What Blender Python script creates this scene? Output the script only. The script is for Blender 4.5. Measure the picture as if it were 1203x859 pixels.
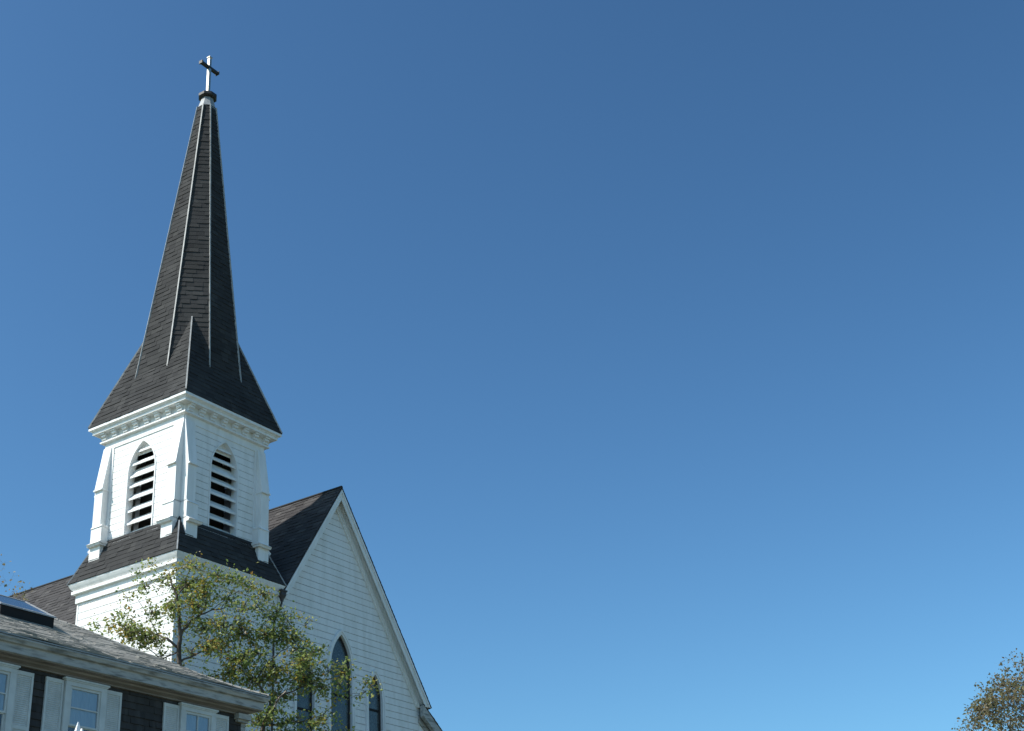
import bpy, math, random
from mathutils import Vector, Matrix
for o in list(bpy.data.objects): bpy.data.objects.remove(o)
R = math.radians
scene = bpy.context.scene
COL = scene.collection

# ------------------------------------------------------------------ camera
cam_d = bpy.data.cameras.new('camera'); cam = bpy.data.objects.new('camera', cam_d); COL.objects.link(cam)
yaw, pitch, roll = -1.0179, 0.4745, -0.0691
fw = Vector((-math.sin(yaw)*math.cos(pitch), math.cos(yaw)*math.cos(pitch), math.sin(pitch)))
rt = Vector((math.cos(yaw), math.sin(yaw), 0)); up = rt.cross(fw)
r2 = rt*math.cos(roll)+up*math.sin(roll); u2 = -rt*math.sin(roll)+up*math.cos(roll)
m = Matrix((r2, u2, -fw)).transposed().to_4x4(); m.translation = Vector((-25.906, -27.428, 1.6))
cam.matrix_world = m
cam_d.sensor_fit = 'HORIZONTAL'; cam_d.sensor_width = 36; cam_d.lens = 36*1601.6/1203
cam_d.clip_start = 0.1; cam_d.clip_end = 6000
scene.camera = cam

# ------------------------------------------------------------------ sky and sun
SUN_EL, SUN_PHI = 48.0, 31.5
sv = Vector((-math.cos(R(SUN_PHI))*math.cos(R(SUN_EL)), math.sin(R(SUN_PHI))*math.cos(R(SUN_EL)), math.sin(R(SUN_EL))))
w = bpy.data.worlds.new("World"); scene.world = w; w.use_nodes = True
nt = w.node_tree; nt.nodes.clear()
out = nt.nodes.new('ShaderNodeOutputWorld'); bg = nt.nodes.new('ShaderNodeBackground')
sky = nt.nodes.new('ShaderNodeTexSky'); sky.sky_type = 'NISHITA'; sky.sun_disc = False
sky.sun_elevation = R(SUN_EL); sky.sun_rotation = math.atan2(sv.x, sv.y)
sky.altitude = 0; sky.air_density = 1.0; sky.dust_density = 1.3; sky.ozone_density = 5.0
bg.inputs['Strength'].default_value = 0.070
gm = nt.nodes.new('ShaderNodeGamma'); gm.inputs[1].default_value = 1.38       # deep clear autumn blue
tn = nt.nodes.new('ShaderNodeMix'); tn.data_type = 'RGBA'; tn.blend_type = 'MULTIPLY'; tn.inputs['Factor'].default_value = 1; tn.inputs['B'].default_value = (.84, 1.05, .92, 1)
nt.links.new(sky.outputs[0], gm.inputs[0]); nt.links.new(gm.outputs[0], tn.inputs['A']); nt.links.new(tn.outputs['Result'], bg.inputs[0]); nt.links.new(bg.outputs[0], out.inputs[0])
sl = bpy.data.lights.new('sun', 'SUN'); sl.energy = 4.2; sl.angle = R(0.53); sl.color = (1.0, 0.955, 0.88)
so = bpy.data.objects.new('sun', sl); COL.objects.link(so); so.location = (-20, 10, 40)
so.rotation_euler = sv.to_track_quat('Z', 'Y').to_euler()
vs = scene.view_settings; vs.view_transform = 'Standard'; vs.look = 'None'; vs.exposure = 0.5; vs.gamma = 1.0
vs.use_curve_mapping = False

# ------------------------------------------------------------------ materials
def mat(name, base, rough=0.6, metallic=0.0, spec=0.4):
    mt = bpy.data.materials.new(name); mt.use_nodes = True
    p = mt.node_tree.nodes['Principled BSDF']
    p.inputs['Base Color'].default_value = (*base, 1); p.inputs['Roughness'].default_value = rough
    p.inputs['Metallic'].default_value = metallic; p.inputs['Specular IOR Level'].default_value = spec
    return mt, mt.node_tree, p
def noise_mix(mt, c1, c2, scale=3.0, detail=6, lo=0.35, hi=0.7, bump=0.0, bscale=40, stretch=(1, 1, 1)):
    m_, n, p = mt
    tc = n.nodes.new('ShaderNodeTexCoord'); mp = n.nodes.new('ShaderNodeMapping'); mp.inputs['Scale'].default_value = stretch
    nz = n.nodes.new('ShaderNodeTexNoise'); nz.inputs['Scale'].default_value = scale; nz.inputs['Detail'].default_value = detail
    cr = n.nodes.new('ShaderNodeValToRGB'); cr.color_ramp.elements[0].position = lo; cr.color_ramp.elements[1].position = hi
    cr.color_ramp.elements[0].color = (*c1, 1); cr.color_ramp.elements[1].color = (*c2, 1)
    n.links.new(tc.outputs['Object'], mp.inputs[0]); n.links.new(mp.outputs[0], nz.inputs['Vector'])
    n.links.new(nz.outputs['Fac'], cr.inputs[0]); n.links.new(cr.outputs[0], p.inputs['Base Color'])
    if bump:
        nb = n.nodes.new('ShaderNodeTexNoise'); nb.inputs['Scale'].default_value = bscale; nb.inputs['Detail'].default_value = 4
        b = n.nodes.new('ShaderNodeBump'); b.inputs['Strength'].default_value = bump; b.inputs['Distance'].default_value = 0.02
        n.links.new(mp.outputs[0], nb.inputs['Vector']); n.links.new(nb.outputs['Fac'], b.inputs['Height']); n.links.new(b.outputs[0], p.inputs['Normal'])
    return cr
def shingle_mat(name, cols, rough=0.9, stain=None, bump=0.4, streak=None):
    mt, n, p = mat(name, (0.05,)*3, rough, spec=0.08)
    g = n.nodes.new('ShaderNodeNewGeometry'); cr = n.nodes.new('ShaderNodeValToRGB')
    els = cr.color_ramp.elements
    els[0].color = (*cols[0], 1); els[1].color = (*cols[-1], 1)
    for i, c in enumerate(cols[1:-1]):
        e = els.new((i+1)/(len(cols)-1)); e.color = (*c, 1)
    n.links.new(g.outputs['Random Per Island'], cr.inputs[0])
    tc = n.nodes.new('ShaderNodeTexCoord')
    nz = n.nodes.new('ShaderNodeTexNoise'); nz.inputs['Scale'].default_value = 0.7; nz.inputs['Detail'].default_value = 5
    mp = n.nodes.new('ShaderNodeMapping')
    if streak: mp.inputs['Scale'].default_value = streak
    n.links.new(tc.outputs['Object'], mp.inputs[0]); n.links.new(mp.outputs[0], nz.inputs['Vector'])
    r2_ = n.nodes.new('ShaderNodeMapRange'); r2_.inputs['From Min'].default_value = 0.3; r2_.inputs['From Max'].default_value = 0.7
    r2_.inputs['To Min'].default_value = 0.80; r2_.inputs['To Max'].default_value = 1.15
    n.links.new(nz.outputs['Fac'], r2_.inputs['Value'])
    mx = n.nodes.new('ShaderNodeMix'); mx.data_type = 'RGBA'; mx.blend_type = 'MULTIPLY'; mx.inputs['Factor'].default_value = 1
    n.links.new(cr.outputs[0], mx.inputs['A']); n.links.new(r2_.outputs[0], mx.inputs['B'])
    n.links.new(mx.outputs['Result'], p.inputs['Base Color'])
    nb = n.nodes.new('ShaderNodeTexNoise'); nb.inputs['Scale'].default_value = 60; nb.inputs['Detail'].default_value = 3
    b = n.nodes.new('ShaderNodeBump'); b.inputs['Strength'].default_value = bump; b.inputs['Distance'].default_value = 0.01
    n.links.new(tc.outputs['Object'], nb.inputs['Vector']); n.links.new(nb.outputs['Fac'], b.inputs['Height']); n.links.new(b.outputs[0], p.inputs['Normal'])
    return mt
def simple(name, c1, c2, **k):
    a = mat(name, c1, k.pop('rough', 0.6), k.pop('metallic', 0), k.pop('spec', 0.4)); noise_mix(a, c1, c2, **k); return a[0]
M = {}
M['white'] = simple('white_paint', (0.70, 0.70, 0.675), (0.80, 0.80, 0.79), rough=0.55, scale=3.2, lo=.28, hi=.58, bump=0.2, stretch=(1.6, 1.6, 0.3))
M['white_worn'] = simple('worn_white_paint', (0.52, 0.52, 0.50), (0.72, 0.72, 0.70), rough=0.6, scale=4, lo=0.3, hi=0.55, bump=0.2)
M['dark_shingle'] = shingle_mat('dark_asphalt_shingle', [(0.036, 0.0355, 0.036), (0.048, 0.0475, 0.047), (0.042, 0.0415, 0.042), (0.058, 0.057, 0.056)])
M['nave_shingle'] = shingle_mat('grey_brown_asphalt_shingle', [(0.05, 0.047, 0.047), (0.068, 0.064, 0.064), (0.058, 0.054, 0.054), (0.09, 0.085, 0.083)])
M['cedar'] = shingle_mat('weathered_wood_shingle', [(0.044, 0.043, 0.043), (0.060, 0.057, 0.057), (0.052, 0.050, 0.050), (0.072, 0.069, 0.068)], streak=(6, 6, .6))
M['old_shingle'] = shingle_mat('weathered_grey_shingle', [(0.25, 0.24, 0.215), (0.31, 0.298, 0.268), (0.28, 0.27, 0.243), (0.37, 0.355, 0.32)], streak=(.8, 2.5, 2.5))
M['flash'] = simple('pale_metal_flashing', (0.28, 0.28, 0.27), (0.44, 0.44, 0.42), rough=0.5, scale=5)
M['lead'] = simple('lead_grey_metal', (0.22, 0.23, 0.24), (0.36, 0.37, 0.37), rough=0.5, scale=6)
M['bronze'] = simple('dark_bronze', (0.016, 0.016, 0.015), (0.035, 0.032, 0.028), rough=0.5, scale=8)
M['cross'] = simple('sunlit_cross_metal', (0.50, 0.46, 0.38), (0.62, 0.58, 0.48), rough=0.33, metallic=1.0, scale=8)  # upright's sunlit brightness put into a paler metal than the arm
M['dark'] = mat('dark_interior', (0.012, 0.012, 0.012), 0.9)[0]
M['trim'] = simple('aged_white_trim', (0.17, 0.165, 0.15), (0.42, 0.41, 0.385), rough=0.6, scale=4, detail=9, lo=0.3, hi=0.52, bump=0.3, stretch=(.7, 2, 4))
M['soffit'] = simple('brown_stained_soffit', (0.20, 0.17, 0.15), (0.30, 0.26, 0.23), rough=0.7, scale=3, stretch=(.5, 2, 2))
M['shutter'] = simple('pale_grey_paint', (0.52, 0.54, 0.53), (0.62, 0.64, 0.63), rough=0.55, scale=5)
M['bark'] = simple('brown_bark', (0.05, 0.04, 0.032), (0.13, 0.105, 0.085), rough=0.9, scale=9, bump=0.6, stretch=(1, 1, .3))
M['bare'] = simple('pale_bare_wood', (0.30, 0.25, 0.21), (0.42, 0.36, 0.30), rough=0.8, scale=9)
M['ground'] = simple('dry_grass', (0.05, 0.07, 0.025), (0.10, 0.10, 0.05), rough=0.95, scale=0.4, detail=10, bump=0.5, bscale=6)
M['pavement'] = simple('concrete', (0.26, 0.25, 0.24), (0.34, 0.33, 0.31), rough=0.9, scale=1.0)
M['brown'] = simple('dark_brown_metal', (0.035, 0.027, 0.024), (0.06, 0.048, 0.042), rough=0.5, scale=6)
M['curtain'] = simple('pale_window_blind', (0.30, 0.36, 0.42), (0.38, 0.44, 0.48), rough=0.8, scale=2, stretch=(6, 1, .4))
def glass_mat():
    mt = bpy.data.materials.new('window_glass'); mt.use_nodes = True; n = mt.node_tree; n.nodes.clear()
    o = n.nodes.new('ShaderNodeOutputMaterial'); mx = n.nodes.new('ShaderNodeMixShader'); lw = n.nodes.new('ShaderNodeLayerWeight'); pw = n.nodes.new('ShaderNodeMath'); pw.operation = 'POWER'; pw.inputs[1].default_value = 4; n.links.new(lw.outputs['Facing'], pw.inputs[0]); fr = n.nodes.new('ShaderNodeMath'); fr.operation = 'MULTIPLY_ADD'; fr.inputs[1].default_value = .9; fr.inputs[2].default_value = .06; n.links.new(pw.outputs[0], fr.inputs[0])
    t = n.nodes.new('ShaderNodeBsdfTransparent'); t.inputs[0].default_value = (.93, .96, .98, 1)
    g = n.nodes.new('ShaderNodeBsdfGlossy'); g.inputs['Roughness'].default_value = 0.02
    nz = n.nodes.new('ShaderNodeTexNoise'); nz.inputs['Scale'].default_value = 3; b = n.nodes.new('ShaderNodeBump'); b.inputs['Strength'].default_value = .05
    tc = n.nodes.new('ShaderNodeTexCoord'); n.links.new(tc.outputs['Object'], nz.inputs['Vector']); n.links.new(nz.outputs['Fac'], b.inputs['Height']); n.links.new(b.outputs[0], g.inputs['Normal'])
    n.links.new(fr.outputs[0], mx.inputs[0]); n.links.new(t.outputs[0], mx.inputs[1]); n.links.new(g.outputs[0], mx.inputs[2]); n.links.new(mx.outputs[0], o.inputs[0])
    return mt
M['glass'] = glass_mat()
def leaded_mat():
    mt, n, p = mat('leaded_glass', (0.05, 0.06, 0.07), 0.25, spec=0.6)
    tc = n.nodes.new('ShaderNodeTexCoord'); v = n.nodes.new('ShaderNodeTexVoronoi'); v.inputs['Scale'].default_value = 9
    v2 = n.nodes.new('ShaderNodeTexVoronoi'); v2.inputs['Scale'].default_value = 9; v2.feature = 'DISTANCE_TO_EDGE'
    cr = n.nodes.new('ShaderNodeValToRGB'); e = cr.color_ramp.elements; e[0].color = (.025, .032, .035, 1); e[1].color = (.07, .095, .10, 1)
    k = e.new(.5); k.color = (.04, .055, .06, 1)
    c2 = n.nodes.new('ShaderNodeValToRGB'); c2.color_ramp.elements[0].position = .02; c2.color_ramp.elements[1].position = .06
    mx = n.nodes.new('ShaderNodeMix'); mx.data_type = 'RGBA'; mx.inputs['A'].default_value = (.015, .015, .016, 1)
    n.links.new(tc.outputs['Object'], v.inputs['Vector']); n.links.new(tc.outputs['Object'], v2.inputs['Vector'])
    n.links.new(v.outputs['Color'], cr.inputs[0]); n.links.new(v2.outputs['Distance'], c2.inputs[0])
    n.links.new(c2.outputs[0], mx.inputs['Factor']); n.links.new(cr.outputs[0], mx.inputs['B']); n.links.new(mx.outputs['Result'], p.inputs['Base Color'])
    b = n.nodes.new('ShaderNodeBump'); b.inputs['Strength'].default_value = .3; b.inputs['Distance'].default_value = .01
    n.links.new(v2.outputs['Distance'], b.inputs['Height']); n.links.new(b.outputs[0], p.inputs['Normal'])
    return mt
M['leaded'] = leaded_mat()
M['skylight_glass'] = mat('skylight_glass', (0.03, 0.04, 0.05), 0.12, spec=0.8)[0]
def leaf_mat(name, cols):
    mt = bpy.data.materials.new(name); mt.use_nodes = True; n = mt.node_tree; n.nodes.clear()
    o = n.nodes.new('ShaderNodeOutputMaterial'); g = n.nodes.new('ShaderNodeNewGeometry'); cr = n.nodes.new('ShaderNodeValToRGB')
    els = cr.color_ramp.elements; els[0].color = (*cols[0][1], 1); els[0].position = cols[0][0]; els[1].color = (*cols[-1][1], 1); els[1].position = cols[-1][0]
    for pos, c in cols[1:-1]: e = els.new(pos); e.color = (*c, 1)
    n.links.new(g.outputs['Random Per Island'], cr.inputs[0])
    p = n.nodes.new('ShaderNodeBsdfPrincipled'); p.inputs['Roughness'].default_value = .45; p.inputs['Specular IOR Level'].default_value = .35
    t = n.nodes.new('ShaderNodeBsdfTranslucent'); mx = n.nodes.new('ShaderNodeMixShader'); mx.inputs[0].default_value = .5
    n.links.new(cr.outputs[0], p.inputs['Base Color']); n.links.new(cr.outputs[0], t.inputs[0])
    n.links.new(p.outputs[0], mx.inputs[1]); n.links.new(t.outputs[0], mx.inputs[2]); n.links.new(mx.outputs[0], o.inputs[0])
    return mt
M['leaf'] = leaf_mat('olive_green_leaf', [(0, (.10, .16, .04)), (.35, (.20, .27, .07)), (.6, (.31, .37, .11)), (.9, (.42, .43, .14)), (1, (.24, .18, .11))])
M['leaf_yellow'] = leaf_mat('yellowing_leaf', [(0, (.16, .18, .03)), (.5, (.34, .28, .05)), (.85, (.50, .34, .06)), (1, (.38, .20, .05))])
M['leaf_autumn'] = leaf_mat('autumn_brown_leaf', [(0, (.17, .13, .09)), (.3, (.22, .21, .09)), (.55, (.27, .20, .13)), (.8, (.19, .21, .09)), (1, (.34, .28, .20))])

# ------------------------------------------------------------------ mesh helpers
def link(name, data=None, parent=None):
    o = bpy.data.objects.new(name, data); COL.objects.link(o)
    if parent is not None: o.parent = parent
    return o
class MB:
    def __init__(s): s.v = []; s.f = []; s.mi = []
    def face(s, pts, mi=0):
        i = len(s.v); s.v += [tuple(p) for p in pts]; s.f.append(tuple(range(i, i+len(pts)))); s.mi.append(mi)
    def idx(s, pts, faces, mi=0):
        i = len(s.v); s.v += [tuple(p) for p in pts]
        for f in faces: s.f.append(tuple(i+k for k in f)); s.mi.append(mi)
    def hexa(s, p, mi=0):   # 8 points: bottom ring 0-3, top ring 4-7
        s.idx(p, [(3, 2, 1, 0), (4, 5, 6, 7), (0, 1, 5, 4), (1, 2, 6, 5), (2, 3, 7, 6), (3, 0, 4, 7)], mi)
    def box(s, x0, x1, y0, y1, z0, z1, T=None, mi=0):
        p = [(x0, y0, z0), (x1, y0, z0), (x1, y1, z0), (x0, y1, z0), (x0, y0, z1), (x1, y0, z1), (x1, y1, z1), (x0, y1, z1)]
        if T: p = [T(*q) for q in p]
        s.hexa(p, mi)
    def prism(s, poly, T, a, b, mi=0):   # poly of (u,v), extruded along third coordinate a..b through T(u,v,w)
        n = len(poly); pts = [T(u, v, a) for u, v in poly]+[T(u, v, b) for u, v in poly]
        s.idx(pts, [tuple(range(n-1, -1, -1)), tuple(range(n, 2*n))]+[(i, (i+1) % n, n+(i+1) % n, n+i) for i in range(n)], mi)
    def strip(s, rings, closed=True, mi=0, cap=False):
        n = len(rings[0]); pts = [p for r in rings for p in r]; F = []
        for i in range(len(rings)-1):
            for k in range(n if closed else n-1): F.append((i*n+k, i*n+(k+1) % n, (i+1)*n+(k+1) % n, (i+1)*n+k))
        if cap: F.append(tuple(range(n-1, -1, -1))); F.append(tuple((len(rings)-1)*n+k for k in range(n)))
        s.idx(pts, F, mi)
    def tube(s, pts, rad, sides=6, mi=0):
        rings = []
        for i, p in enumerate(pts):
            p = Vector(p); a = Vector(pts[max(0, i-1)]); b = Vector(pts[min(len(pts)-1, i+1)])
            d = (b-a).normalized() if (b-a).length > 1e-6 else Vector((0, 0, 1))
            ref = Vector((0.31, 0.95, 0.05)) if abs(d.z) > .7 else Vector((0, 0, 1))
            x = d.cross(ref).normalized(); y = d.cross(x)
            r_ = rad[i] if isinstance(rad, (list, tuple)) else rad
            rings.append([p+(x*math.cos(t)+y*math.sin(t))*r_ for t in [2*math.pi*k/sides for k in range(sides)]])
        s.strip(rings, True, mi, True)
    def bar(s, a, b, w_, h_, nrm, mi=0):   # rectangular bar from a to b, width w_, proud h_ along nrm
        a = Vector(a); b = Vector(b); d = (b-a).normalized(); nrm = Vector(nrm); nrm = (nrm-d*nrm.dot(d)).normalized(); x = d.cross(nrm)
        s.hexa([a-x*w_/2-nrm*.01, a+x*w_/2-nrm*.01, b+x*w_/2-nrm*.01, b-x*w_/2-nrm*.01, a-x*w_/2+nrm*h_, a+x*w_/2+nrm*h_, b+x*w_/2+nrm*h_, b-x*w_/2+nrm*h_], mi)
    def build(s, name, mats, parent=None, label=None):
        me = bpy.data.meshes.new(name); me.from_pydata(s.v, [], s.f); me.update()
        mats = mats if isinstance(mats, (list, tuple)) else [mats]
        for k in mats: me.materials.append(M[k])
        if len(mats) > 1: me.polygons.foreach_set('material_index', s.mi)
        o = link(name, me, parent)
        if label: o['label'] = label
        return o
def tag(o, label, cat, group=None):
    o['label'] = label; o['category'] = cat
    if group: o['group'] = group
def copy_tree(o, parent=None):
    c = o.copy(); COL.objects.link(c)
    if parent is not None: c.parent = parent
    for ch in list(o.children): copy_tree(ch, c)
    return c
def rotz(k):            # k quarter turns clockwise of the face that looks to -y: 0 = right (shaded) face, 1 = left (sunlit) face
    c = [1, 0, -1, 0][k]; s_ = [0, -1, 0, 1][k]
    return lambda x, y, z: Vector((c*x-s_*y, s_*x+c*y, z))
def face_T(k, d):       # (u along face, z, out) -> world, d = half width of the plane
    Rr = rotz(k)
    return lambda u, z, o_: Rr(u, -(d+o_), z)
def square_loft(mb, prof, centre=(0, 0), mi=0, closed=False):
    cx, cy = centre
    rings = [[(cx-h, cy-h, z), (cx+h, cy-h, z), (cx+h, cy+h, z), (cx-h, cy+h, z)] for h, z in prof]
    if closed: rings.append(rings[0])
    mb.strip(rings, True, mi)

def shingles(mb, poly, T, course, tab, thick, seed=0, jitter=0.5, mi=0, double=0.45, base=True):
    """Real overlapping tabs laid over the convex polygon poly (u, v up the slope). T(u, v, h) -> point."""
    rnd = random.Random(seed); vmin = min(p[1] for p in poly); vmax = max(p[1] for p in poly); n = len(poly)
    def span(v):
        xs = []
        for i in range(n):
            a, b = poly[i], poly[(i+1) % n]
            if (a[1]-v)*(b[1]-v) <= 0 and abs(a[1]-b[1]) > 1e-9:
                t = (v-a[1])/(b[1]-a[1]); xs.append(a[0]+t*(b[0]-a[0]))
            elif abs(a[1]-b[1]) <= 1e-9 and abs(a[1]-v) < 1e-6: xs += [a[0], b[0]]
        return (min(xs), max(xs)) if xs else None
    v = vmin; 
    while v < vmax-1e-4:
        v1 = min(v+course, vmax)
        s0 = span(v+1e-5); s1 = span(v1-1e-5)
        if s0 and s1:
            lo = min(s0[0], s1[0]); hi = max(s0[1], s1[1]); u = lo-rnd.random()*tab
            while u < hi:
                wd = tab*(1+(rnd.random()-.5)*jitter); a, b = u, u+wd; u = b
                a0, b0 = max(a, s0[0]), min(b, s0[1]); a1, b1 = max(a, s1[0]), min(b, s1[1])
                a0 = min(a0, s0[1]); b0 = max(b0, s0[0]); a1 = min(a1, s1[1]); b1 = max(b1, s1[0])
                if b0-a0 < .004 and b1-a1 < .004: continue
                t = thick*(1.0 if rnd.random() < double else .5)*(.9+.2*rnd.random())
                dv = (rnd.random()-.5)*course*.06 if v > vmin else 0
                P = [T(a0, v+dv, t), T(b0, v+dv, t), T(b1, v1, t*.25), T(a1, v1, t*.25), T(a0, v+dv, -.004), T(b0, v+dv, -.004)]
                mb.idx(P, [(0, 1, 2, 3), (4, 5, 1, 0), (4, 0, 3), (5, 2, 1)], mi)
        v = v1
    if base: mb.face([T(u, v, -.006) for u, v in poly], mi)

def siding(mb, T, z0, z1, fl, fr, expo, hole=None, depth=.04, groove=.0175, sub=1, back=True, holes=None):
    """Horizontal boards with a real groove under each one. fl(z), fr(z) bound the wall, hole(z) -> (l, r) or None."""
    n = max(1, int(round((z1-z0)/expo))); e = (z1-z0)/n
    def rows(za, zb, o_, edges=False):
        for k in range(sub):
            a = za+(zb-za)*k/sub; b = za+(zb-za)*(k+1)/sub
            segs = [((fl(a), fr(a)), (fl(b), fr(b)))]
            if holes:
                segs = []; la, lb = fl(a), fl(b)
                for hf in holes:
                    ha, hb = hf(a), hf(b)
                    if not ha and not hb: continue
                    if not ha: c_ = (hb[0]+hb[1])/2; ha = (c_, c_)
                    if not hb: c_ = (ha[0]+ha[1])/2; hb = (c_, c_)
                    segs.append(((la, ha[0]), (lb, hb[0]))); la, lb = ha[1], hb[1]
                segs.append(((la, fr(a)), (lb, fr(b))))
            if hole:
                ha, hb = hole(a), hole(b)
                if ha or hb:
                    if not ha: c_ = (hb[0]+hb[1])/2; ha = (c_, c_)
                    if not hb: c_ = (ha[0]+ha[1])/2; hb = (c_, c_)
                    segs = [((fl(a), ha[0]), (fl(b), hb[0])), ((ha[1], fr(a)), (hb[1], fr(b)))]
            for (la, ra), (lb, rb) in segs:
                if ra-la < 1e-4 and rb-lb < 1e-4: continue
                mb.face([T(la, a, o_), T(ra, a, o_), T(rb, b, o_), T(lb, b, o_)])
                if edges and k == 0: mb.face([T(la, a, o_-depth), T(ra, a, o_-depth), T(ra, a, o_), T(la, a, o_)])
                if edges and k == sub-1: mb.face([T(lb, b, o_), T(rb, b, o_), T(rb, b, o_-depth), T(lb, b, o_-depth)])
    for i in range(n): rows(z0+i*e+groove, z0+(i+1)*e, 0, True)
    if back:
        for i in range(n): rows(z0+i*e, z0+(i+1)*e, -depth)

def lancet(w_, zs, H, z0, n=10, c=0):
    """Outline of a pointed arch opening: left foot, spring, apex, spring, right foot."""
    Rr = (H*H+w_*w_)/(2*w_); L = [(-w_, z0), (-w_, zs)]
    for i in range(1, n+1):
        z = H*math.sin(math.pi/2*i/n); L.append((-(math.sqrt(max(0, Rr*Rr-z*z))-(Rr-w_)), zs+z))
    pts = L+[(-x, z) for x, z in reversed(L[:-1])]
    return [(x+c, z) for x, z in pts]
def lancet_half(w_, zs, H, z):
    if z < zs: return w_
    if z > zs+H: return None
    Rr = (H*H+w_*w_)/(2*w_); return max(0, math.sqrt(max(0, Rr*Rr-(z-zs)**2))-(Rr-w_))
def lancet_casing(mb, T, wi, wo, zs, Hi, Ho, z0, o0, o1, c=0, n=12, mi=0, lip=0):
    a = lancet(wi, zs, Hi, z0, n, c); b = lancet(wo, zs, Ho, z0, n, c)
    rings = [[T(p[0], p[1], o0), T(p[0], p[1], o1), T(q_[0], q_[1], o1+lip), T(q_[0], q_[1], o0)] for p, q_ in zip(a, b)]
    mb.strip(rings, True, mi, True)

# ================================================================== GROUND
g = MB(); g.face([(-2500, -2500, 0), (2500, -2500, 0), (2500, 2500, 0), (-2500, 2500, 0)])
o = g.build('ground', 'ground'); o['kind'] = 'structure'
g = MB(); g.box(-300, 300, -30.5, -20.0, -.2, .12); o = g.build('pavement', 'pavement'); o['kind'] = 'structure'

# ================================================================== CHURCH
church = link('church'); tag(church, 'white wooden church with dark shingled broach spire and louvered belfry tower', 'church')
D0 = 1.88      # lower tower half width
DB = 1.60      # belfry half width
# ---- lower tower
mb = MB()
for k in range(4):
    siding(mb, face_T(k, D0), 0.3, 13.72, lambda z: -D0, lambda z: D0, .203)
tower = mb.build('tower_wall', 'white', church)
mb = MB()
for sx in (-1, 1):
    for sy in (-1, 1):
        x0, x1 = sorted((sx*(D0-.045), sx*(D0+.012))); y0, y1 = sorted((sy*(D0-.045), sy*(D0+.012)))
        mb.box(x0, x1, y0, y1, 0, 13.7)
mb.build('corner_board', 'white', tower)
mb = MB(); square_loft(mb, [(1.86, 13.60), (1.93, 13.60), (1.93, 13.80), (1.95, 13.84), (2.01, 13.845), (2.02, 13.85), (2.02, 13.93), (1.98, 13.94), (1.985, 13.96), (2.01, 13.965), (2.05, 14.03), (2.085, 14.10), (2.09, 14.135), (1.9, 14.14)])
mb.build('tower_cornice', 'white', church)
# ---- skirt roof
def hiproof(mb, r0, z0, r1, z1, seed, mi=0, course=.165, tab=.26, th=.02):
    L = math.hypot(r0-r1, z1-z0)
    for k in range(4):
        Rr = rotz(k); n_out = (z1-z0)/L; n_up = (r0-r1)/L
        def T(u, v, h, Rr=Rr):
            t = v/L; return Rr(u, -(r0+(r1-r0)*t+h*n_out), z0+(z1-z0)*t+h*n_up)
        shingles(mb, [(-r0, 0), (r0, 0), (r1, L), (-r1, L)], T, course, tab, th, seed+k, mi=mi)
mb = MB(); hiproof(mb, 2.10, 14.14, 1.63, 15.32, 3)
skirt = mb.build('skirt_roof', 'dark_shingle', church)
mb0 = None
for sx, sy in ((-1, -1), (1, -1), (1, 1), (-1, 1)):
    mb = MB(); mb.bar((sx*2.105, sy*2.105, 14.13), (sx*1.70, sy*1.70, 15.15), .035, .025, (sx, sy, .4)); mb.build('hip_strip', 'lead', skirt)

# ---- belfry walls with lancet openings
WZ, WH, WW, WB = 17.12, .92, .53, 15.28
mb = MB()
def hole(z):
    if z < WB: return None
    h = lancet_half(WW, WZ, WH, z); return None if h is None else (-h, h)
for k in range(4):
    siding(mb, face_T(k, DB), 15.16, 18.18, lambda z: -DB, lambda z: DB, .2, hole, depth=.035, groove=.0165, sub=6)
belfry = mb.build('belfry_wall', 'white', church)
mb = MB()
for k in range(4):    # corner boards and frieze stand a little proud of the siding
    T = face_T(k, DB)
    mb.box(-1.20, 1.20, 18.165, 18.40, -.02, .025, T)
    mb.box(-1.588, -1.20, 15.1, 18.40, -.02, .025, T); mb.box(1.20, 1.588, 15.1, 18.40, -.02, .025, T)
mb.build('frieze_board', 'white', belfry)
mb = MB(); square_loft(mb, [(1.60, 15.26), (1.66, 15.21), (1.70, 15.16), (1.70, 15.135), (1.665, 15.13), (1.665, 15.10), (1.72, 15.09), (1.72, 15.02), (1.6, 15.0)])
mb.build('sill_moulding', 'white', belfry)
# ---- louvered windows
def louver_window(k):
    T = face_T(k, DB)
    mb = MB(); lancet_casing(mb, T, WW, WW+.035, WZ, WH, WH+.06, WB, -.22, .028); mb.box(-WW-.03, WW+.03, WB-.14, WB, -.22, .05, T)
    wnd = mb.build('louvered_window', 'white', church)
    i = 0; z = WB-.02; pitch_ = .368
    while z < WZ+WH-.2:
        hs = [lancet_half(WW, WZ, WH, max(z+dz, WB)) for dz in (0, .12, .24)]
        hs = [(.02 if h is None else h) for h in hs]
        w0 = max(hs[0], .05); w1 = max(hs[2], .04)
        th = .035; run, rise = .20, .22
        if i == 5: rise = .30
        mb = MB()
        p = [T(-w0, z, -.06), T(w0, z, -.06), T(w1, z+rise, -.06-run), T(-w1, z+rise, -.06-run)]
        q_ = [T(-w0, z+th, -.045), T(w0, z+th, -.045), T(w1, z+rise+th, -.045-run), T(-w1, z+rise+th, -.045-run)]
        mb.hexa(p+q_); mb.box(-w0, w0, z-.012, z+.05, -.058, -.03, T)
        mb.build('slat', 'white', wnd)
        z += pitch_*(1.0 if i != 4 else .82); i += 1
    mb = MB(); mb.prism(lancet(.37, WZ+.46, .50, WZ+.58, 8), lambda u, z, o_: T(u, z, o_), -.16, -.13); mb.build('arch_panel', 'white', wnd)
    mb = MB(); mb.prism(lancet(WW+.02, WZ, WH+.02, WB-.02), lambda u, z, o_: T(u, z, o_), -.56, -.50); mb.build('shade_backing', 'dark', wnd)  # near-black sheet stands in for the shade inside the belfry
    return wnd
for k in range(4): louver_window(k)
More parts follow.
